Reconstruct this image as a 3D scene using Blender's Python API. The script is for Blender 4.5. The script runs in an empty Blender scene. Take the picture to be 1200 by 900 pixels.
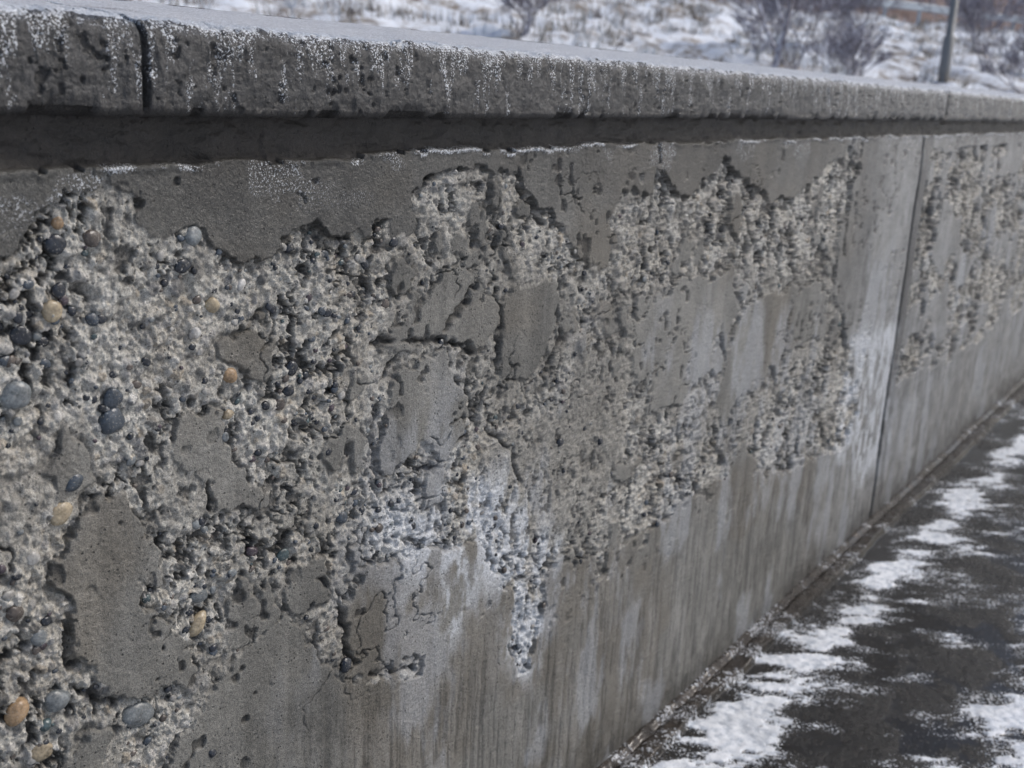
import bpy, math, random
import numpy as np
from mathutils import Vector, Matrix
random.seed(7); np.random.seed(7)
scene=bpy.context.scene
EYE=1.29

# ---------------- numpy noise ----------------
def h2(ix,iy,seed):
    ix=ix.astype(np.int64); iy=iy.astype(np.int64)
    h=(ix*374761393+iy*668265263+seed*974634777)&0xffffffff
    h=((h^(h>>13))*1274126177)&0xffffffff
    h=((h^(h>>16))*2246822519)&0xffffffff
    h=h^(h>>15)
    return (h&0xffffff)/float(0x1000000)
def vn(x,y,seed=0):
    ix=np.floor(x);iy=np.floor(y);fx=x-ix;fy=y-iy
    u=fx*fx*fx*(fx*(fx*6-15)+10);v=fy*fy*fy*(fy*(fy*6-15)+10)
    a=h2(ix,iy,seed);b=h2(ix+1,iy,seed);c=h2(ix,iy+1,seed);d=h2(ix+1,iy+1,seed)
    return (a+(b-a)*u)*(1-v)+(c+(d-c)*u)*v
def fbm(x,y,seed=0,o=4,g=0.5):
    s=np.zeros_like(x);a=1.0;t=0.0
    for i in range(o):
        s+=a*vn(x,y,seed+i*17);t+=a;a*=g;x=x*2.03+13.7;y=y*2.03+7.3
    return s/t
def voro(x,y,seed):
    ix=np.floor(x);iy=np.floor(y)
    f1=np.full(x.shape,9.0);rid=np.zeros(x.shape);rid2=np.zeros(x.shape)
    for dx in(-1,0,1):
        for dy in(-1,0,1):
            cx=ix+dx;cy=iy+dy
            px=cx+0.1+0.8*h2(cx,cy,seed);py=cy+0.1+0.8*h2(cx,cy,seed+5)
            an=h2(cx,cy,seed+31)*3.14;st=0.72+0.5*h2(cx,cy,seed+33)
            ddx=x-px;ddy=y-py
            ca=np.cos(an);sa=np.sin(an)
            e1=(ddx*ca+ddy*sa)*st;e2=(-ddx*sa+ddy*ca)/st
            d=np.sqrt(e1*e1+e2*e2)
            m=d<f1
            r=h2(cx,cy,seed+11);r2=h2(cx,cy,seed+23)
            rid=np.where(m,r,rid);rid2=np.where(m,r2,rid2)
            f1=np.where(m,d,f1)
    return f1,rid,rid2
def sst(a,b,x):
    t=np.clip((x-a)/(b-a),0,1);return t*t*(3-2*t)
def sdpoly(X,Z,poly,pad=0.06):
    out=np.full(X.shape,-1.0)
    p=np.array(poly)
    m=(X>p[:,0].min()-pad)&(X<p[:,0].max()+pad)&(Z>p[:,1].min()-pad)&(Z<p[:,1].max()+pad)
    x=X[m];z=Z[m]
    d=np.full(x.shape,9.0);ins=np.zeros(x.shape,bool)
    n=len(p)
    for i in range(n):
        ax,az=p[i];bx,bz=p[(i+1)%n]
        ex,ez=bx-ax,bz-az
        t=np.clip(((x-ax)*ex+(z-az)*ez)/(ex*ex+ez*ez+1e-12),0,1)
        d=np.minimum(d,(x-ax-t*ex)**2+(z-az-t*ez)**2)
        c=(az>z)!=(bz>z)
        xx=ax+(z-az)*ex/(ez if abs(ez)>1e-9 else 1e-9)
        ins^=(c&(x<xx))
    d=np.sqrt(d);out[m]=np.where(ins,d,-d)
    return out
def dline(X,Z,pl,pad=0.03):
    out=np.full(X.shape,1.0);p=np.array(pl)
    m=(X>p[:,0].min()-pad)&(X<p[:,0].max()+pad)&(Z>p[:,1].min()-pad)&(Z<p[:,1].max()+pad)
    x=X[m];z=Z[m];d=np.full(x.shape,9.0)
    for i in range(len(p)-1):
        ax,az=p[i];ex,ez=p[i+1]-p[i]
        t=np.clip(((x-ax)*ex+(z-az)*ez)/(ex*ex+ez*ez+1e-12),0,1)
        d=np.minimum(d,(x-ax-t*ex)**2+(z-az-t*ez)**2)
    out[m]=np.sqrt(d);return out

# ---------------- mesh helpers ----------------
def grid_mesh(name,X,Y,Z,attrs=None,cols=None,flip=False,mat=None):
    r,c=X.shape
    me=bpy.data.meshes.new(name)
    co=np.stack([X,Y,Z],-1).reshape(-1,3).astype(np.float32)
    idx=np.arange(r*c).reshape(r,c)
    q=np.stack([idx[:-1,:-1],idx[:-1,1:],idx[1:,1:],idx[1:,:-1]],-1).reshape(-1,4)
    if flip:q=q[:,::-1]
    me.vertices.add(r*c);me.vertices.foreach_set('co',co.ravel())
    nf=len(q)
    me.loops.add(nf*4);me.loops.foreach_set('vertex_index',q.ravel().astype(np.int32))
    me.polygons.add(nf);me.polygons.foreach_set('loop_start',np.arange(0,nf*4,4,dtype=np.int32))
    me.polygons.foreach_set('loop_total',np.full(nf,4,dtype=np.int32))
    me.polygons.foreach_set('use_smooth',np.ones(nf,bool))
    me.update(calc_edges=True)
    for k,v in (attrs or {}).items():
        a=me.attributes.new(k,'FLOAT','POINT');a.data.foreach_set('value',v.ravel().astype(np.float32))
    for k,v in (cols or {}).items():
        a=me.attributes.new(k,'FLOAT_COLOR','POINT')
        cc=np.ones((r*c,4),np.float32);cc[:,:3]=v.reshape(-1,3);a.data.foreach_set('color',cc.ravel())
    ob=bpy.data.objects.new(name,me);scene.collection.objects.link(ob)
    if mat:me.materials.append(mat)
    return ob
def raw_mesh(name,V,F,k,mat=None,smooth=True,cols=None):
    V=np.asarray(V,np.float32);F=np.asarray(F,np.int32)
    me=bpy.data.meshes.new(name);me.vertices.add(len(V));me.vertices.foreach_set('co',V.ravel())
    nf=len(F);me.loops.add(nf*k);me.loops.foreach_set('vertex_index',F.ravel())
    me.polygons.add(nf);me.polygons.foreach_set('loop_start',np.arange(0,nf*k,k,dtype=np.int32))
    me.polygons.foreach_set('loop_total',np.full(nf,k,dtype=np.int32))
    me.polygons.foreach_set('use_smooth',np.full(nf,smooth))
    me.update(calc_edges=True)
    if cols is not None:
        a=me.attributes.new('Col','FLOAT_COLOR','POINT');cc=np.ones((len(V),4),np.float32);cc[:,:3]=cols
        a.data.foreach_set('color',cc.ravel())
    ob=bpy.data.objects.new(name,me);scene.collection.objects.link(ob)
    if mat:me.materials.append(mat)
    return ob
def box(name,a,b,mat):
    x0,y0,z0=a;x1,y1,z1=b
    V=[(x0,y0,z0),(x1,y0,z0),(x1,y1,z0),(x0,y1,z0),(x0,y0,z1),(x1,y0,z1),(x1,y1,z1),(x0,y1,z1)]
    F=[(0,3,2,1),(4,5,6,7),(0,1,5,4),(1,2,6,5),(2,3,7,6),(3,0,4,7)]
    return raw_mesh(name,V,F,4,mat,False)

# ---------------- materials ----------------
class NT:
    def __init__(s,name):
        s.m=bpy.data.materials.new(name);s.m.use_nodes=True;s.t=s.m.node_tree;s.n=s.t.nodes;s.l=s.t.links
        s.b=s.n['Principled BSDF']
    def node(s,ty,**k):
        n=s.n.new(ty)
        for a,v in k.items():setattr(n,a,v)
        return n
    def link(s,a,b):s.l.new(a,b)
    def attr(s,name):
        n=s.node('ShaderNodeAttribute');n.attribute_name=name;return n
    def pos(s):
        n=s.node('ShaderNodeNewGeometry');return n.outputs['Position']
    def noise(s,sc,det=3,rough=.55,vec=None):
        n=s.node('ShaderNodeTexNoise');n.inputs['Scale'].default_value=sc;n.inputs['Detail'].default_value=det
        n.inputs['Roughness'].default_value=rough
        s.link(vec if vec is not None else s.pos(),n.inputs['Vector']);return n.outputs['Fac']
    def ramp(s,f,a,b,lo=0.,hi=1.):
        n=s.node('ShaderNodeMapRange');n.clamp=True
        n.inputs['From Min'].default_value=a;n.inputs['From Max'].default_value=b
        n.inputs['To Min'].default_value=lo;n.inputs['To Max'].default_value=hi
        s.link(f,n.inputs['Value']);return n.outputs['Result']
    def math(s,op,a,b=None):
        n=s.node('ShaderNodeMath');n.operation=op
        for i,v in enumerate((a,b)):
            if v is None:continue
            if isinstance(v,(int,float)):n.inputs[i].default_value=v
            else:s.link(v,n.inputs[i])
        return n.outputs[0]
    def mix(s,f,a,b,mode='MIX'):
        n=s.node('ShaderNodeMix');n.data_type='RGBA';n.blend_type=mode
        for i,v in ((0,f),(6,a),(7,b)):
            if isinstance(v,(int,float)):n.inputs[i].default_value=v
            elif isinstance(v,tuple):n.inputs[i].default_value=(*v,1)
            else:s.link(v,n.inputs[i])
        return n.outputs[2]
    def grey(s,f):
        n=s.node('ShaderNodeCombineColor')
        for i in range(3):s.link(f,n.inputs[i])
        return n.outputs[0]
    def bump(s,h,st,dist,prev=None):
        n=s.node('ShaderNodeBump');n.inputs['Distance'].default_value=dist
        if isinstance(st,(int,float)):n.inputs['Strength'].default_value=st
        else:s.link(st,n.inputs['Strength'])
        s.link(h,n.inputs['Height'])
        if prev is not None:s.link(prev,n.inputs['Normal'])
        return n.outputs['Normal']

def concrete_mat():
    t=NT('weathered_concrete')
    col=t.attr('Col').outputs['Color'];wet=t.attr('wet').outputs['Fac'];fr=t.attr('frost').outputs['Fac']
    n1=t.noise(850,2,.75);n2=t.noise(240,3,.65)
    f=t.math('MULTIPLY',t.ramp(n1,.28,.72,.50,1.50),t.ramp(n2,.28,.72,.68,1.32))
    c=t.mix(1.0,col,t.grey(f),'MULTIPLY')
    v=t.node('ShaderNodeTexVoronoi');v.inputs['Scale'].default_value=150;t.link(t.pos(),v.inputs['Vector'])
    hole=t.ramp(v.outputs['Distance'],.10,.24,1,0)
    gate=t.ramp(t.noise(45,1),.48,.58)
    hole=t.math('MULTIPLY',hole,gate)
    c=t.mix(t.math('MULTIPLY',hole,.8),c,(.03,.028,.025))
    fn=t.ramp(t.noise(420,2,.8),.50,.60)
    ff=t.ramp(t.math('ADD',t.math('MULTIPLY',fr,1.0),t.math('MULTIPLY',fn,.6)),.75,1.1)
    ff=t.math('MULTIPLY',ff,t.ramp(fr,.02,.12))
    c=t.mix(ff,c,(.82,.85,.89))
    t.link(c,t.b.inputs['Base Color'])
    t.link(t.ramp(n2,.3,.7,.5,.75),t.b.inputs['Roughness'])
    t.b.inputs['Specular IOR Level'].default_value=.4
    h=t.math('ADD',t.math('MULTIPLY',n1,.45),t.math('MULTIPLY',n2,.65))
    h=t.math('SUBTRACT',h,t.math('MULTIPLY',hole,.8))
    h=t.math('ADD',h,t.math('MULTIPLY',ff,.4))
    t.link(t.bump(h,.9,.003),t.b.inputs['Normal'])
    # film of meltwater and ice over the concrete
    t.link(t.math('MULTIPLY',wet,t.ramp(n2,.35,.6,.45,1.)),t.b.inputs['Coat Weight'])
    t.b.inputs['Coat Roughness'].default_value=.09;t.b.inputs['Coat IOR'].default_value=1.45
    t.link(t.bump(t.math('ADD',n2,t.math('MULTIPLY',n1,.25)),.85,.0032),t.b.inputs['Coat Normal'])
    return t.m
MC=concrete_mat()

# ---------------- wall features: project hand-picked image pixel coordinates to metres on the wall face ----------------
Wv=(0.5827,0.1923,0.7896);Uv=(0.0444,0.9626,-0.2672);Nv=(-0.8115,0.1908,0.5524)
FY=0.875
def c(p):
    d=(p[0]-600,450-p[1],1252)
    s=sum(a*b for a,b in zip(d,Wv));n=sum(a*b for a,b in zip(d,Nv));z=sum(a*b for a,b in zip(d,Uv))
    return (FY*s/n,EYE+FY*z/n)
def cr(p):
    n=sum(a*b for a,b in zip((p[0]-600,450-p[1],1252),Nv))
    return p[2]*FY/n
MAIN=[(-250,330),(-100,330),(0,310),(60,235),(130,213),(200,235),(250,285),(300,300),(370,275),(430,270),(490,215),(560,195),(605,190),(625,238),(658,250),(690,315),(712,315),(715,265),(740,205),(765,190),(800,235),(850,190),(900,235),(930,228),(960,205),(1000,172),(1008,195),(985,280),(975,340),(990,370),(1000,430),(1005,480),(990,525),(940,545),(905,560),(880,530),(850,560),(800,590),(760,625),(720,690),(690,660),(650,650),(640,690),(620,785),(595,775),(600,700),(560,640),(520,650),(490,800),(400,800),(340,715),(290,760),(240,830),(200,900),(150,1050),(-250,1200)]
PT=[[(515,418),(535,430),(548,490),(530,530),(505,520),(480,535),(450,560),(440,535),(450,500),(470,440)],
[(120,577),(150,590),(190,640),(195,680),(160,690),(165,720),(205,720),(228,760),(225,810),(140,820),(95,770),(80,740),(90,700),(75,670)],
[(450,400),(500,345),(540,312),(580,340),(585,380),(560,410),(500,405),(470,420)],
[(592,345),(650,330),(660,360),(640,420),(620,450),(590,460),(583,400)],
[(740,380),(800,330),(860,318),(865,360),(840,400),(830,440),(800,470),(760,480),(745,440)],
[(400,760),(405,710),(430,672),(480,655),(520,640),(545,700),(520,765),(470,775),(430,775)],
[(345,655),(380,645),(385,690),(355,720),(342,700)],
[(215,480),(240,470),(265,480),(270,525),(300,560),(310,590),(240,618),(250,570),(215,540)],
[(868,370),(900,345),(955,330),(972,350),(968,390),(920,415),(900,450),(865,470),(850,500),(835,470)]]
LT=[[(550,520),(640,470),(700,400),(738,395),(745,500),(725,560),(690,630),(640,660),(590,640),(560,580)],
[(180,480),(270,455),(300,530),(400,590),(390,640),(320,640),(230,640),(150,560)],
[(440,420),(470,330),(560,290),(680,320),(660,470),(590,500)],
[(-60,590),(30,600),(60,640),(40,690),(-60,690)],[(230,760),(340,650),(400,660),(410,800),(230,860)],
[(700,340),(870,300),(990,320),(975,400),(870,520),(740,500)]]
WH=[[(480,640),(560,580),(590,560),(640,640),(640,740),(610,770),(600,690),(560,680),(530,740),(510,690)],
[(1000,400),(1050,380),(1040,520),(1010,560),(985,530)],
[(440,620),(500,590),(540,640),(480,670)],[(600,640),(650,640),(640,700),(620,790),(595,770)]]
CRK=[[(583,335),(587,380),(580,440),(560,490),(600,525),(615,560)],[(465,420),(445,460),(432,520),(445,580)],[(605,190),(612,225),(640,262)],[(1000,160),(990,300)],[(1010,165),(1003,260)],[(330,640),(400,690),(405,770),(440,790),(485,785)],[(540,440),(560,490)],[(865,375),(850,430)],[(775,165),(778,235)],[(240,560),(250,600)],[(75,740),(100,800),(140,825)],[(640,650),(600,770)],[(770,430),(765,480)],[(320,165),(322,190)],[(905,430),(915,470),(900,500)],[(845,380),(850,430)],[(520,395),(560,330)],[(655,330),(660,400),(640,440)],[(440,400),(500,400),(560,415)],[(550,500),(520,540),(480,560)]]

def cols_along():
    px=np.linspace(-25,1235,1060)
    ss=np.array([c((p,300))[0] for p in px])
    a=np.linspace(-6,-.4,50)[:-1];b=np.linspace(-.4,.36,130)[:-1];b2=np.linspace(.36,ss[0],90)[:-1]
    e=ss[-1];f=e*np.exp(np.linspace(0,1,90)**1.0*np.log(38/e))[1:]
    j=np.concatenate([x0+np.linspace(-.014,.014,15) for x0 in (3.28,3.39,.62)])
    return np.unique(np.concatenate([a,b,b2,ss,f,j]))
S=cols_along()
zr=np.concatenate([np.linspace(0,.25,150)[:-1],np.linspace(.25,1.262,760)])
X,Z=np.meshgrid(S,zr)
wx=(fbm(X*22,Z*22,3,3)-.5)*.040+(fbm(X*90,Z*90,4,3)-.5)*.018
wz=(fbm(X*22+50,Z*22,5,3)-.5)*.040+(fbm(X*90+9,Z*90,6,3)-.5)*.018
gx=1+.6*np.clip((X-1.2),0,2)
Xw=X+wx*gx;Zw=Z+wz
sdM=sdpoly(Xw,Zw,[c(p) for p in MAIN],.3)
sdP=np.full(X.shape,-1.);sdL=np.full(X.shape,-1.)
for p in PT: sdP=np.maximum(sdP,sdpoly(Xw,Zw,[c(q) for q in p]))
for p in LT: sdL=np.maximum(sdL,sdpoly(Xw,Zw,[c(q) for q in p]))
n_i=fbm(X*13,Z*13,21,4)
sd=np.minimum(sdM,-sdP)
isl=(.70-n_i)*.12
sd=np.where(sd>0,np.minimum(sd,isl),sd)
nb=fbm(X*6.0,Z*8,33,5,.6)
bay=(nb-.49)*.12
bay=np.minimum(bay,(Z-.42+.2*(nb-.5))*.3);bay=np.minimum(bay,(1.17-Z)*.5);bay=np.minimum(bay,(X-3.36)*.5)
sd=np.where(X>3.3,bay,sd)
nb2=(fbm(X*5,Z*6,35,4)-.34)*.15
lf=np.minimum(nb2,(1.13-Z)*.5)
sd=np.where(X<.1,np.where(X<0,lf,np.maximum(lf,sd)),sd)
rough=sst(-.001,.0025,sd)
light=np.clip(np.maximum(sst(-.02,.03,sdL+(n_i-.5)*.12),sst(.54,.62,n_i)*.8),0,1)*sst(3.6,2.8,X)
deepn=fbm(X*7,Z*7,41,3)
# stones
f1,ra,rb=voro(X/.0125,Z/.0125,51)
r=.12+.40*ra**1.3
dome=np.sqrt(np.clip(1-(f1/r)**2,0,1))*r*.0125*.75
g1,rc,rd=voro(X/.0060,Z/.0060,71)
r2=.14+.36*rc
dome2=np.sqrt(np.clip(1-(g1/r2)**2,0,1))*r2*.0060*.8
q1,re,rf=voro(X/.026,Z/.026,91)
r3=.14+.28*re
dome3=np.sqrt(np.clip(1-(q1/r3)**2,0,1))*r3*.026*.5*(rf>.74)
mat_n=fbm(X*130,Z*120,61,5,.68)
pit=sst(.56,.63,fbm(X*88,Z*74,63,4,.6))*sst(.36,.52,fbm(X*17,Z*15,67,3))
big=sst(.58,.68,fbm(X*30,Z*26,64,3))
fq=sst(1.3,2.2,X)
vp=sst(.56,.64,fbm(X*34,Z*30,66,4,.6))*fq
level=.0035+.003*deepn
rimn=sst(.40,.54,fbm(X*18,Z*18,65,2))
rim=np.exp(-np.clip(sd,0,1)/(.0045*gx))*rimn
amp=1-.55*light
hr=-level*(1-.5*light)+((mat_n-.5)*.0115-pit*.0085-big*.0035)*amp-rim*.011*(1-.4*light)-vp*.009*(1-.5*light)
stone=np.maximum(np.maximum(dome-.0010,dome2-.0006),dome3)
hr=hr+stone*(1-.6*pit)*(1-.45*light)
hs=(fbm(X*9,Z*9,81,4)-.5)*.006+(fbm(X*150,Z*150,82,3)-.5)*.0013
sp=sst(.70,.75,fbm(X*60,Z*50,83,2))*sst(.5,.62,fbm(X*6,Z*6,84,2))*sst(.3,.5,Z)
hs-=sp*.004
low=sst(.62,.30,Z)
strk=fbm(X*150,Z*8.0,85,4)
hs-=low*sst(.55,.66,strk)*.0012
H=hs*(1-rough)+hr*rough
crk=np.full(X.shape,1.)
for p in CRK: crk=np.minimum(crk,dline(X+wx*.7,Z+wz*.7,[c(q) for q in p]))
cw=.0024+.0024*fbm(X*40,Z*40,90,2)*gx
ck=np.exp(-(crk/cw)**2)*sst(.30,.46,fbm(X*34,Z*34,86,2))
rg=np.abs(fbm(X*7,Z*8,93,5,.55)-.5)
ck2=sst(.008,.003,rg)*sst(.50,.60,fbm(X*5,Z*5,94,3))*sst(.45,.6,Z)*sst(1.2,1.1,Z)*sst(3.2,2.6,X)
ck=np.maximum(ck,ck2*.8)
H-=ck*.010
jd=np.abs(X-3.28-(fbm(X*0,Z*8,87,3)-.5)*.012)
for j0 in (-2.26,8.82,14.36,19.9):jd=np.minimum(jd,np.abs(X-j0))
jg=np.exp(-(jd/.0085)**2);H-=jg*.014
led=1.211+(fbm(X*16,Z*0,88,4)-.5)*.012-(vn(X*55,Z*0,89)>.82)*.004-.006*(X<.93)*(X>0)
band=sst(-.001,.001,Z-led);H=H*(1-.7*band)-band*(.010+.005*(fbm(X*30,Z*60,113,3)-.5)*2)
lip=np.exp(-((Z-led+.003)/.004)**2);H+=lip*.002*(fbm(X*25,Z*0,114,2)>.4)
Y=FY-H
# ------- colours -------
def C(*v):return np.array(v)
tone=fbm(X*3.5,Z*3.5,101,4);fine=fbm(X*30,Z*30,102,4)
base=C(.200,.194,.174)[None,None]*(0.42+.70*tone+.46*fine)[...,None]
def lerp(a,b,f):return a*(1-f[...,None])+b*f[...,None]
br=sst(.5,.66,fbm(X*4+9,Z*5,103,3));base=lerp(base,C(.155,.132,.098)*np.ones_like(base),br*.5)
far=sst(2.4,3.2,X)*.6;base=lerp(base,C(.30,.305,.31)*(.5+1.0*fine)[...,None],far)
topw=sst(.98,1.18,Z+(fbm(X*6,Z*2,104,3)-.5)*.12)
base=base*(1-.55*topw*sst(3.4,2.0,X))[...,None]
run=fbm(X*22,Z*1.2,105,4)
base=base*(1-.32*sst(.5,.66,run)*sst(.1,.5,Z)*.7)[...,None]
lighten=sst(.44,.70,fbm(X*24,Z*4.5,106,6,.68))*low
base=lerp(base,C(.40,.39,.365)*np.ones_like(base),lighten*.42)
base=base*(1-low*sst(.55,.68,strk)*.40)[...,None]
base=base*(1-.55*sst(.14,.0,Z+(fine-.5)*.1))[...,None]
mort=C(.50,.48,.43)[None,None]*(.38+1.15*mat_n)[...,None]
warm=sst(.5,.62,fbm(X*12,Z*12,107,3));mort=lerp(mort,C(.42,.36,.27)*np.ones_like(mort),warm*.30)
pal=np.array([(.52,.50,.46),(.46,.44,.41),(.05,.055,.06),(.36,.35,.34),(.62,.60,.56),(.13,.13,.13),(.38,.32,.24),(.50,.48,.45),(.28,.28,.28),(.55,.53,.49),(.06,.058,.055),(.42,.40,.36)])
def pick(rr):return pal[(rr*9973%1*12).astype(int)]
in1=(dome>dome2)&(dome>.0012)&(f1<r*.93);in2=(dome2>.0007)&~in1;in3=(dome3>.002)&(q1<r3*.93)&(dome3>dome)
ex=mort.copy()
m2=in2[...,None];ex=np.where(m2,ex*.6+.4*pick(rd),ex)
m1=in1[...,None];ex=np.where(m1,ex*.3+.7*pick(rb),ex)
m3=in3[...,None];ex=np.where(m3,ex*.2+.8*pick(re),ex)
ex=lerp(ex,C(.27,.258,.228)*(.40+1.2*mat_n)[...,None],light*.75)
pitshade=np.clip(pit*1.0+big*.22+rim*.95+vp*.8,0,1)*(1-.30*light);ex=lerp(ex,C(.030,.027,.023)*np.ones_like(ex),pitshade*.92)  # recess shade painted into the colour of pits, hollows and patch rims
ex=ex*(.65+.55*tone)[...,None]
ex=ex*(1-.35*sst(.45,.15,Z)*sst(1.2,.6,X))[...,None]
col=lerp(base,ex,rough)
col=lerp(col,C(.025,.022,.019)*np.ones_like(col),np.clip(sp*(1-rough)*.7+ck*.95,0,1))
wh=np.zeros(X.shape)
for p in WH: wh=np.maximum(wh,sst(-.055,.025,sdpoly(Xw,Zw,[c(q) for q in p],.08)))
whn=wh*sst(.36,.60,fbm(X*36,Z*16,108,5,.6))*(1-.8*pit*rough);col=lerp(col,C(.70,.73,.77)*np.ones_like(col),whn*.80)
gw=sst(.55,.70,fbm(X*11,Z*4,115,5,.6))*sst(1.0,.8,Z)*sst(.6,1.2,X);col=lerp(col,C(.48,.50,.53)*np.ones_like(col),gw*.42*(1-pitshade*rough))
js=np.exp(-np.clip(X-3.30,0,9)/.12)*(X>3.27)*sst(.35,.65,fbm(X*30,Z*1.5,109,3))
col=col*(1-.65*js)[...,None];col=lerp(col,C(.02,.018,.016)*np.ones_like(col),jg*.95)
col=lerp(col,C(.024,.021,.019)*(.4+1.2*fine)[...,None],band*.93)  # wet recess under the coping, with its shadow also painted into the colour
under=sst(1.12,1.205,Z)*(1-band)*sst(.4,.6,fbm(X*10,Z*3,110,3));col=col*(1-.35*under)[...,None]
frost=lip*sst(.40,.62,fbm(X*20,Z*20,111,3))*.9
frost=np.maximum(frost,.40*sst(1.10,1.2,Z)*(1-band)*sst(.54,.64,fbm(X*9,Z*14,112,4)))
frost=np.maximum(frost,.16*sst(2.5,4,X)*sst(.4,.6,nb)*(1-pitshade))
frost=np.maximum(frost,whn*.30)
wet=np.clip(.45+.5*topw+.2*rough+.4*sst(.2,0,Z)+.45*sst(.46,.58,tone),0,1)*(1-.6*band)
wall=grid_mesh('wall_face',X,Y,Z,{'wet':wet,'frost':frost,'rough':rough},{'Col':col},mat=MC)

# ---------------- coping ----------------
prof=[(1.0,1.250),(.90,1.250),(.876,1.250),(.858,1.2505),(.8530,1.2530)]
prof+=[(.850,z) for z in np.linspace(1.258,1.318,60)]
prof+=[(.850+.020*(1-math.cos(a)),1.318+.0190*math.sin(a)) for a in np.linspace(.10,math.pi/2,18)]
prof+=[(y,1.3370+(y-.870)*.115) for y in np.linspace(.874,1.175,64)]
prof+=[(1.178,1.37),(1.18,1.36),(1.18,1.25),(1.15,1.25)]
pr=np.array(prof)
SX,PY=np.meshgrid(S,pr[:,0]);_,PZ=np.meshgrid(S,pr[:,1])
arc=np.concatenate([[0],np.cumsum(np.hypot(np.diff(pr[:,0]),np.diff(pr[:,1])))])
_,A=np.meshgrid(S,arc)
nrm=np.gradient(pr,axis=0);nn=np.stack([-nrm[:,1],nrm[:,0]],1);nn/=np.linalg.norm(nn,axis=1)[:,None]+1e-9
NY=np.repeat(nn[:,0:1],len(S),1);NZ=np.repeat(nn[:,1:2],len(S),1)
face=sst(1.2505,1.258,PZ)*sst(.93,.87,PY)
top=sst(.860,.872,PY)*(PZ>1.30)*(PY<1.17)
D=(fbm(SX*26,A*34,201,4,.55)-.5)*.0075*(face*.9+.1)+(fbm(SX*110,A*26,202,4,.6)-.5)*.0046*face+(fbm(SX*230,A*160,203,3)-.5)*.0020*face
D+=top*((fbm(SX*14,A*14,204,4)-.5)*.006)
pt=sst(.67,.75,fbm(SX*95,A*85,205,3))*sst(.42,.6,fbm(SX*9,A*12,219,2))
D-=face*pt*.003
D-=sst(1.270,1.252,PZ)*(PY<.87)*sst(.5,.62,fbm(SX*25,A*3,206,3))*.006
jc=np.full(SX.shape,9.);jw=np.full(SX.shape,.0022)
for j0 in (-4.92,-2.15,.62,3.39,6.16,8.93,11.7,14.47,17.24):
    dj=np.abs(SX-j0-(fbm(SX*0+j0,A*40,207,3)-.5)*.006);jw=np.where(dj<jc,.0014+.0032*max(j0,0),jw);jc=np.minimum(jc,dj)
jcg=np.exp(-(jc/jw)**2);D-=jcg*.008*np.maximum(face,top)
slow=(vn(SX*1.1,SX*0,208)-.5)*.004
CY=PY+NY*D+slow*face;CZ=PZ+NZ*D+slow
ct=fbm(SX*5,A*8,211,4);cf=fbm(SX*75,A*60,212,4,.65)
cc=C(.038,.038,.038)[None,None]*(.25+.6*ct+.9*cf)[...,None]
cc=lerp(cc,C(.22,.222,.222)*(.4+1.0*cf)[...,None],sst(1.2,3.6,SX)*.6)
cc=lerp(cc,C(.012,.011,.010)*np.ones_like(cc),jcg*.97)
cc=lerp(cc,C(.015,.014,.013)*np.ones_like(cc),face*pt*.6)
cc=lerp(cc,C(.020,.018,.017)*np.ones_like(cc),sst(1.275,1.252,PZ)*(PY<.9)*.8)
up=sst(1.255,1.338,PZ)
vs=fbm(SX*85,A*18,213,4,.6)
frc=face*sst(.50,.70,vs+up*.24-.08)*.52
frc=np.maximum(frc,face*sst(1.320,1.335,PZ)*sst(.28,.50,cf)*.95)
frt=np.clip(.50+.9*sst(.40,.6,fbm(SX*2.2,A*12,214,4))+.9*sst(.5,.9,SX),0,1)
frc=np.where(top>.3,frt,frc)*(1-jcg)
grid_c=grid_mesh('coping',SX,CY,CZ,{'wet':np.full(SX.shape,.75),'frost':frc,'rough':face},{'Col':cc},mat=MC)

par=bpy.data.objects.new('concrete_parapet_wall',None);scene.collection.objects.link(par)
core=box('wall_core',(-6,.91,0),(38,1.15,1.249),MC)
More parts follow.
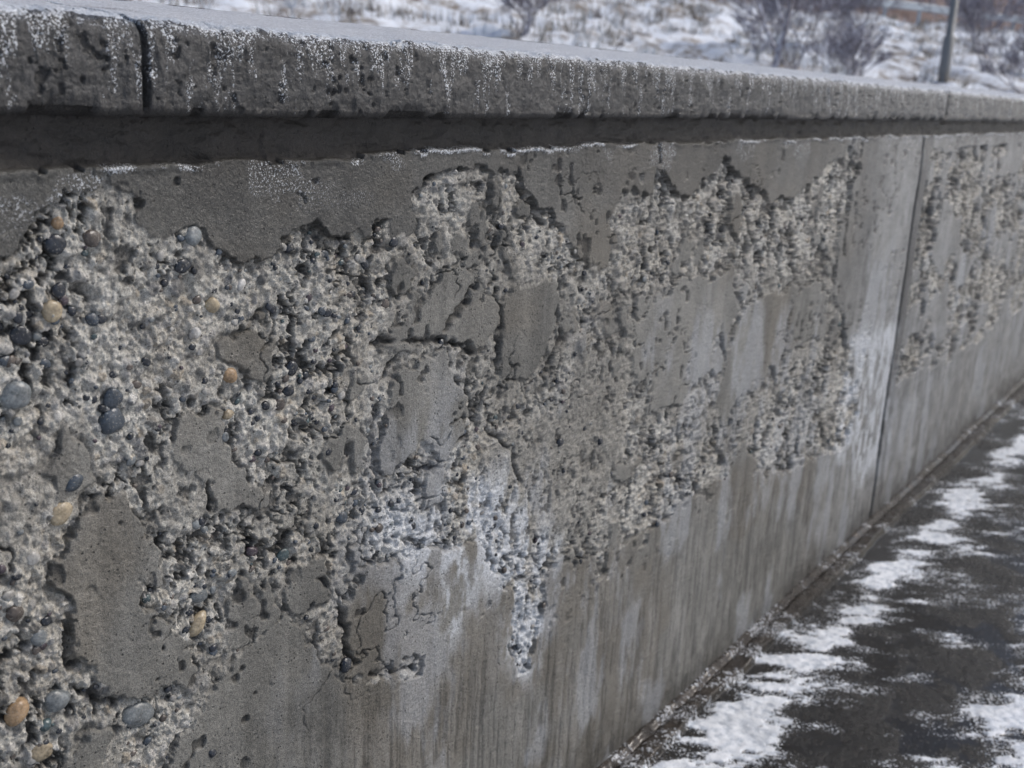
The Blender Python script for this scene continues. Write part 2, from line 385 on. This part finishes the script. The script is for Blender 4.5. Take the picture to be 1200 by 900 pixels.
# ---------------- pebbles ----------------
import bmesh
def ico(sub):
    bm=bmesh.new();bmesh.ops.create_icosphere(bm,subdivisions=sub,radius=1)
    V=np.array([v.co[:] for v in bm.verts]);F=np.array([[v.index for v in f.verts] for f in bm.faces]);bm.free();return V,F
IV3,IF3=ico(4);IV2,IF2=ico(3)
PC={'k':(.020,.024,.032),'b':(.058,.072,.090),'g':(.17,.185,.19),'t':(.34,.28,.19),'o':(.28,.19,.11),'w':(.46,.45,.43),'n':(.09,.075,.065),'p':(.06,.045,.055),'e':(.05,.075,.08),'l':(.30,.29,.27)}
PEB=[(70,288,14,'k'),(110,280,12,'n'),(72,262,9,'o'),(65,365,14,'t'),(30,395,12,'k'),(74,342,10,'k'),(112,376,9,'b'),(22,465,21,'g'),(135,468,13,'b'),(133,495,17,'b'),(88,567,11,'b'),(73,603,15,'t'),(216,312,10,'k'),(228,277,12,'g'),(252,358,11,'t'),(232,390,8,'w'),(345,292,8,'k'),(345,433,10,'k'),(340,458,8,'k'),(330,475,8,'n'),(463,284,8,'k'),(430,310,8,'k'),(385,367,6,'k'),(272,440,11,'o'),(270,487,8,'t'),(405,608,11,'b'),(447,620,8,'n'),(300,648,9,'p'),(335,652,9,'e'),(238,700,12,'g'),(236,733,14,'t'),(252,760,7,'k'),(165,840,19,'g'),(72,823,16,'g'),(24,836,15,'o'),(52,883,13,'t'),(57,852,10,'e'),(407,780,9,'k'),(250,883,7,'k'),(658,519,6,'k'),(705,517,6,'k'),(455,357,6,'n'),(285,335,7,'w'),(520,403,6,'k'),(190,300,7,'l'),(20,345,8,'l'),(16,425,8,'n'),(360,440,6,'k'),(385,530,6,'k'),(40,655,9,'l'),(20,720,12,'n'),(50,750,12,'g'),(590,265,5,'k'),(175,425,6,'k')]
pv=[];pf=[];pc=[];off=0
def samp(x,z):
    i=min(max(np.searchsorted(S,x),0),len(S)-1);j=min(max(np.searchsorted(zr,z),0),len(zr)-1)
    return Y[j,i],rough[j,i],sd[j,i],light[j,i]
def add_peb(x,z,rad,colr,big=True):
    global off
    V,F=(IV3,IF3) if big else (IV2,IF2)
    sc=np.array([rad*random.uniform(.85,1.2),rad*random.uniform(.45,.65),rad*random.uniform(.72,1.0)])
    ph=np.random.rand(6)*6
    w=1+.08*np.sin(V[:,0]*2.3+ph[0])*np.cos(V[:,2]*2.1+ph[1])+.06*np.sin(V[:,1]*3+ph[2]+V[:,0]*2)+.03*np.sin(V[:,2]*5+ph[3])
    P=V*w[:,None]*sc
    a=random.uniform(-.8,.8);P=np.stack([P[:,0]*math.cos(a)-P[:,2]*math.sin(a),P[:,1],P[:,0]*math.sin(a)+P[:,2]*math.cos(a)],1)
    i=np.searchsorted(S,[x-rad,x+rad]);j=np.searchsorted(zr,[z-rad,z+rad])
    reg=Y[j[0]:j[1]+1:3,max(i[0],0):i[1]+1:3]
    y0=np.percentile(reg,25) if reg.size else .875
    P+=np.array([x,y0+sc[1]*.2,z])
    k=np.array(PC[colr])*random.uniform(.8,1.2)
    pv.append(P);pf.append(F+off);pc.append(np.repeat(k[None],len(V),0));off+=len(V)
for p in PEB:
    x,z=c(p);add_peb(x,z,cr(p)*.98,p[3])
cnt=0
for i in range(9000):
    x=random.uniform(-.4,3.0) if random.random()<.3 else random.uniform(.3,1.5);z=random.uniform(.05,1.17)
    y,ro,sdd,lt=samp(x,z)
    if ro<.9 or sdd<.003:continue
    if lt>.4 and random.random()<.8:continue
    if x>1.0 and random.random()<.35:continue
    rad=random.choice([.0022,.0026,.003,.0034,.004,.0046,.0055])*(1 if x<1.6 else 1.3)
    add_peb(x,z,rad,random.choice('kkkkkkkkbbbnnnggepll'),False);cnt+=1
    if cnt>900:break
t=NT('river_pebble')
cl=t.attr('Col').outputs['Color'];n1=t.noise(350,3);n2=t.noise(90,2);n4=t.noise(500,2)
pcx=t.mix(1.,cl,t.grey(t.math('MULTIPLY',t.ramp(n1,.3,.7,.7,1.35),t.ramp(n2,.3,.7,.7,1.3))),'MULTIPLY')
t.link(t.mix(t.ramp(n4,.60,.70,0,.5),pcx,(.38,.36,.32)),t.b.inputs['Base Color'])
t.b.inputs['Roughness'].default_value=.24;t.link(t.bump(n1,.45,.0012),t.b.inputs['Normal'])
peb=raw_mesh('embedded_pebbles',np.concatenate(pv),np.concatenate(pf),3,t.m,True,np.concatenate(pc))
for o in (wall,grid_c,core,peb):o.parent=par

# ---------------- footpath ----------------
xs=np.unique(np.concatenate([np.linspace(-6,1.2,60),1.2*np.exp(np.linspace(0,1,760)*math.log(6.5/1.2)),6.5*np.exp(np.linspace(0,1,60)*math.log(38/6.5))]))
ys=np.concatenate([np.linspace(-3,-.3,50)[:-1],np.linspace(-.3,.80,470)[:-1],np.linspace(.80,.885,50)])
GX,GY=np.meshgrid(xs,ys)
toe=sst(.808,.816,GY+(fbm(GX*12,GY*0,301,3)-.5)*.012);grv=np.exp(-((GY-.855)/.008)**2)
agg1,ga,gb=voro(GX/.007,GY/.007,302)
asp=(1-np.clip(agg1/.55,0,1)**2)*.0012*(.4+ga)+(fbm(GX*7,GY*7,303,4)-.5)*.014
pud=sst(.54,.44,fbm(GX*7,GY*7,303,4))
u=(GX*.58-GY*.81);v=(GX*.81+GY*.58)
sn=fbm(u*7,v*18,304,7,.70);sn2=fbm(GX*3,GY*5,305,3)
edge=.715-.018*(GX-2)
bandm=np.exp(-((GY-edge)/.062)**2)
right=sst(.44,.22,GY)
pot=bandm*.58+right*.62+(sn-.5)*2.3+(sn2-.5)*.6-.25
snow=sst(.08,.28,pot)*(1-.9*toe)
thin=sst(-.55,.16,pot)
asp=asp*(1-.8*pud)
GZ=.0+asp*(1-.85*snow)+snow*.0040+snow*(fbm(GX*50,GY*50,306,4)-.5)*.005+toe*.016-grv*.010+toe*(fbm(GX*30,GY*30,307,4)-.5)*.009
gc=C(.011,.0108,.011)[None,None]*(.6+.8*ga)[...,None]
gc=lerp(gc,C(.06,.052,.045)*np.ones_like(gc),((gb>.88)&(agg1<.4))*.6)
gc=lerp(gc,C(.030,.024,.019)*(.3+1.4*fbm(GX*40,GY*40,308,4))[...,None],toe)
t=NT('wet_asphalt_with_snow')
cl=t.attr('Col').outputs['Color'];sa=t.attr('snow').outputs['Fac'];th=t.attr('thin').outputs['Fac'];pu=t.attr('pud').outputs['Fac']
n1=t.noise(420,3,.7);n2=t.noise(55,4,.6);n3=t.noise(160,3,.7)
sp_=t.ramp(t.math('ADD',t.math('MULTIPLY',th,.24),n3),.73,.80)
sm=t.math('MAXIMUM',t.ramp(t.math('ADD',sa,t.math('MULTIPLY',t.math('SUBTRACT',n1,.5),1.4)),.35,.80),t.math('MULTIPLY',sp_,.7))
scol=t.mix(t.ramp(n2,.30,.60),(.46,.51,.58),(.86,.89,.93))
t.link(t.mix(sm,cl,scol),t.b.inputs['Base Color'])
rr=t.math('SUBTRACT',t.ramp(n2,.4,.6,.10,.30),t.math('MULTIPLY',pu,.07))
t.link(t.math('ADD',rr,t.math('MULTIPLY',sm,.20)),t.b.inputs['Roughness'])
t.b.inputs['Specular IOR Level'].default_value=.36
t.link(t.bump(t.math('ADD',n1,t.math('MULTIPLY',n2,1.5)),t.ramp(pu,0.,1.,.85,.12),.003),t.b.inputs['Normal'])
path=grid_mesh('footpath',GX,GY,GZ,{'snow':snow,'thin':thin,'pud':pud},{'Col':gc},mat=t.m)

# ---------------- terrain ----------------
def ter(x,y):
    q=.8*y+.35*x
    x=np.asarray(x,float);y=np.asarray(y,float)
    b=np.clip(q-5,0,24)*.20+np.clip(q-31,0,30)*.55+np.clip(q-61,0,200)*.05
    b=np.where(y>.95,b,b*0)
    k=sst(.95,6,y)
    rr=sst(3,12,q)
    return b*k+(fbm(x*.5,y*.5,401,4)-.5)*.7*k*rr+(fbm(x*2.5,y*2.5,402,4)-.5)*.30*k*rr-.03
gx_=np.concatenate([np.linspace(-300,-12,40)[:-1],np.linspace(-12,70,420)[:-1],np.linspace(70,400,60)])
gy_=np.concatenate([np.linspace(-300,-3,40)[:-1],np.linspace(-3,60,330)[:-1],np.linspace(60,400,60)])
TX,TY=np.meshgrid(gx_,gy_);TZ=ter(TX,TY)
t=NT('snowy_ground')
n1=t.noise(.9,5,.6);n2=t.noise(5,5,.65)
sep=t.node('ShaderNodeSeparateXYZ');t.link(t.pos(),sep.inputs[0])
q=t.math('ADD',t.math('MULTIPLY',sep.outputs[1],.8),t.math('MULTIPLY',sep.outputs[0],.35))
gr=t.mix(t.ramp(n2,.35,.65),(.15,.12,.10),(.30,.26,.22))
m=t.ramp(t.math('ADD',t.math('MULTIPLY',n1,.55),t.math('MULTIPLY',n2,.45)),.48,.58)
cc_=t.mix(m,(.82,.86,.92),gr)
cc_=t.mix(t.ramp(t.math('ADD',q,t.math('MULTIPLY',n1,2)),31.0,31.8),cc_,t.mix(t.ramp(n2,.4,.6),(.13,.08,.065),(.22,.16,.14)))
t.link(cc_,t.b.inputs['Base Color']);t.b.inputs['Roughness'].default_value=.85
ground=grid_mesh('ground',TX,TY,TZ,mat=t.m)

# ---------------- dry grass ----------------
def frosty(name,ca,cb,lo=.1,hi=.7,rough=.8):
    t=NT(name);g=t.node('ShaderNodeNewGeometry');s=t.node('ShaderNodeSeparateXYZ');t.link(g.outputs['Normal'],s.inputs[0])
    n=t.noise(14,3);k=t.math('MULTIPLY',t.ramp(s.outputs[2],lo,hi),t.ramp(n,.35,.55))
    t.link(t.mix(k,ca,cb),t.b.inputs['Base Color']);t.b.inputs['Roughness'].default_value=rough;return t.m
gv=[];gf=[];gcol=[];o=0
GXr=np.random.uniform(2,56,7000);GYr=np.random.uniform(5,34,7000);GQ=.8*GYr+.35*GXr
ok=(GQ>6)&(GQ<31)&(vn(GXr*.45,GYr*.9,77)>.48);GXr=GXr[ok];GYr=GYr[ok];GZr=ter(GXr,GYr)
for x,y,z0 in zip(GXr,GYr,GZr):
    k=random.choice([(.26,.23,.19),(.22,.19,.16),(.66,.68,.70),(.36,.33,.29),(.17,.14,.13),(.72,.75,.79)])
    for b in range(9):
        a=random.uniform(0,6.28);L=random.uniform(.12,.38);ln=random.uniform(.05,.25);w=.018
        bx=x+random.uniform(-.15,.15);by=y+random.uniform(-.15,.15)
        gv+=[(bx-math.sin(a)*w,by+math.cos(a)*w,z0-.03),(bx+math.sin(a)*w,by-math.cos(a)*w,z0-.03),(bx+math.cos(a)*ln,by+math.sin(a)*ln,z0+L)]
        gf.append((o,o+1,o+2));o+=3;gcol+=[k]*3
t=NT('dry_grass_blade');t.link(t.attr('Col').outputs['Color'],t.b.inputs['Base Color']);t.b.inputs['Roughness'].default_value=.8
raw_mesh('dry_grass',gv,gf,3,t.m,False,np.array(gcol))

# ---------------- bare frosted trees ----------------
BK=frosty('frosted_bark',(.13,.11,.125),(.66,.67,.76),-.6,.25)
def tree(name,x,y,h,spread,levels=6,seed=1,multi=1,r0=.05,K=4):
    rnd=random.Random(seed);segs=[]
    z0=float(ter(np.array([x]),np.array([y]))[0])-.05
    def grow(p,d,L,r,lv):
        n=3;q=p.copy();dd=d.copy()
        for i in range(n):
            dd=(dd+Vector((rnd.uniform(-1,1),rnd.uniform(-1,1),rnd.uniform(-.4,.8)))*.13).normalized()
            nq=q+dd*(L/n);ra=r*(1-.3*i/n);rb=r*(1-.3*(i+1)/n)
            segs.append((q.copy(),nq.copy(),ra,rb));q=nq
            if lv>0 and i>0:
                for k in range(rnd.choice([1,1,2])):
                    a=rnd.uniform(0,6.28);s=Vector((math.cos(a),math.sin(a),rnd.uniform(-.1,.6)))*spread
                    grow(q,(dd+s).normalized(),L*rnd.uniform(.55,.8),rb*.62,lv-1)
        if lv>0:grow(q,(dd+Vector((rnd.uniform(-1,1),rnd.uniform(-1,1),.2))*.3).normalized(),L*.72,rb*.8,lv-1)
    for mI in range(multi):
        a=rnd.uniform(0,6.28);t=.0 if multi==1 else rnd.uniform(.25,.9)
        grow(Vector((x,y,z0)),Vector((math.cos(a)*t,math.sin(a)*t,1)).normalized(),h*.34,r0,levels)
    A=np.array([s[0][:] for s in segs]);B=np.array([s[1][:] for s in segs]);RA=np.maximum(np.array([s[2] for s in segs]),.008);RB=np.maximum(np.array([s[3] for s in segs]),.007)
    dd=B-A;dd/=np.linalg.norm(dd,axis=1)[:,None]+1e-9
    ref=np.where(np.abs(dd[:,2:3])>.9,np.array([[1.,0,0]]),np.array([[0,0,1.]]))
    e1=np.cross(dd,ref);e1/=np.linalg.norm(e1,axis=1)[:,None];e2=np.cross(dd,e1)
    V=[]
    for k in range(K):
        a=k/K*6.2832;o_=math.cos(a)*e1+math.sin(a)*e2
        V+=[A+o_*RA[:,None],B+o_*RB[:,None]]
    V=np.stack(V,1).reshape(-1,3);n=len(A);F=[]
    bI=np.arange(n)*2*K
    for k in range(K):
        k2=(k+1)%K;F.append(np.stack([bI+2*k,bI+2*k2,bI+2*k2+1,bI+2*k+1],1))
    return raw_mesh(name,V,np.concatenate(F),4,BK,True)
tree('bare_tree',18.5,7.7,3.6,.75,5,3,1,.075)
for i,(x,y,h,sd_) in enumerate([(19.5,6.6,1.5,5),(22,9.5,2.4,6),(27,4.9,2.1,8),(30,6.8,2.6,9),(17,12,1.5,10),(36,8.5,3.2,11),(24,3.6,1.7,12),(21,8.3,2.2,13),(28,9.5,2.8,14),(33,5.2,2.6,15),(30,4.4,2.0,17)]):
    tree('frosted_shrub',x,y,h,.9,4,sd_,5,.022)

# ---------------- lamp post ----------------
t=NT('galvanised_steel');n=t.noise(6,3);t.link(t.mix(n,(.20,.20,.20),(.32,.32,.31)),t.b.inputs['Base Color']);t.b.inputs['Metallic'].default_value=.2;t.b.inputs['Roughness'].default_value=.55
MS=t.m
def tube(pts,rad,K=12):
    V=[];F=[]
    for i,(p,r) in enumerate(zip(pts,rad)):
        p=Vector(p);d=(Vector(pts[min(i+1,len(pts)-1)])-Vector(pts[max(i-1,0)])).normalized()
        ref=Vector((0,1,0)) if abs(d.y)<.9 else Vector((1,0,0))
        e1=d.cross(ref).normalized();e2=d.cross(e1)
        for k in range(K):
            a=k/K*6.2832;V.append((p+e1*math.cos(a)*r+e2*math.sin(a)*r)[:])
    for i in range(len(pts)-1):
        for k in range(K):
            k2=(k+1)%K;F.append((i*K+k,i*K+k2,(i+1)*K+k2,(i+1)*K+k))
    return V,F
lx,ly=24.2,6.26;lz=float(ter(np.array([lx]),np.array([ly]))[0])
lamp=bpy.data.objects.new('street_lamp',None);scene.collection.objects.link(lamp)
V,F=tube([(lx,ly,lz-.3),(lx,ly,lz+.9),(lx,ly,lz+.92),(lx,ly,lz+6),(lx,ly-.25,lz+6.6),(lx,ly-1.2,lz+6.8)],[.12,.12,.085,.06,.05,.04])
a=raw_mesh('pole',V,F,4,MS);a.parent=lamp
V,F=tube([(lx,ly-1.1,lz+6.79),(lx,ly-1.2,lz+6.80),(lx,ly-1.5,lz+6.84),(lx,ly-1.75,lz+6.84),(lx,ly-1.8,lz+6.83)],[.03,.09,.12,.09,.02])
a=raw_mesh('lamp_head',V,F,4,MS);a.parent=lamp

# ---------------- guardrail on the far embankment ----------------
rail=bpy.data.objects.new('guardrail',None);scene.collection.objects.link(rail)
t=NT('rail_steel');n=t.noise(3,3);t.link(t.mix(n,(.30,.36,.42),(.42,.47,.53)),t.b.inputs['Base Color']);t.b.inputs['Roughness'].default_value=.5;t.b.inputs['Metallic'].default_value=.3
MR=t.m
pts=[]
for x in np.linspace(30,80,26):
    y=(28.9-.35*x)/.8;pts.append((x,y,float(ter(np.array([x]),np.array([y]))[0])))
zm=np.convolve([p[2] for p in pts],np.ones(5)/5,'same');zm[:2]=zm[2];zm[-2:]=zm[-3]
pf_=[(0,.50),(-.03,.56),(-.03,.60),(.0,.66),(-.03,.72),(-.03,.76),(0,.82)]
V=[];F=[];K=len(pf_)
for i,p in enumerate(pts):
    for (dy,dz) in pf_:V.append((p[0]+dy*.4,p[1]+dy*.9,zm[i]+dz))
    if i:
        for k in range(K-1):F.append(((i-1)*K+k,i*K+k,i*K+k+1,(i-1)*K+k+1))
a=raw_mesh('rail_beam',V,F,4,MR,False);a.parent=rail
for i,p in enumerate(pts):
    b=box('post_%d'%i,(p[0]-.05,p[1]+.02,zm[i]-.6),(p[0]+.05,p[1]+.14,zm[i]+.8),MR);b.parent=rail

# ---------------- light ----------------
w=bpy.data.worlds.new('World');scene.world=w;w.use_nodes=True
sky=w.node_tree.nodes.new('ShaderNodeTexSky');sky.sky_type='NISHITA';sky.sun_disc=False
el=math.radians(46)
sky.sun_elevation=el;sky.air_density=1.0;sky.dust_density=3.2;sky.ozone_density=1.2
w.node_tree.links.new(sky.outputs[0],w.node_tree.nodes['Background'].inputs[0])
w.node_tree.nodes['Background'].inputs[1].default_value=.128
dirv=Vector((math.cos(el)*.78,-math.cos(el)*.62,math.sin(el)))
L=bpy.data.lights.new('sun','SUN');L.energy=1.5;L.angle=math.radians(14);L.color=(1,.975,.94)
so=bpy.data.objects.new('sun',L);scene.collection.objects.link(so);so.rotation_euler=dirv.to_track_quat('Z','Y').to_euler()
sky.sun_rotation=math.atan2(dirv.x,dirv.y)

# ---------------- camera ----------------
cam=bpy.data.cameras.new('camera');co=bpy.data.objects.new('camera',cam);scene.collection.objects.link(co)
cam.sensor_width=36;cam.lens=37.56;cam.clip_end=2000;cam.clip_start=.02
R=Matrix(((Wv[0],Wv[1],-Wv[2]),(Nv[0],Nv[1],-Nv[2]),(Uv[0],Uv[1],-Uv[2]))).to_4x4()
co.matrix_world=Matrix.Translation((0,0,EYE))@R
cam.dof.use_dof=True;cam.dof.focus_distance=1.25;cam.dof.aperture_fstop=6.5
scene.camera=co
scene.view_settings.view_transform='Standard';scene.view_settings.look='None';scene.view_settings.exposure=0
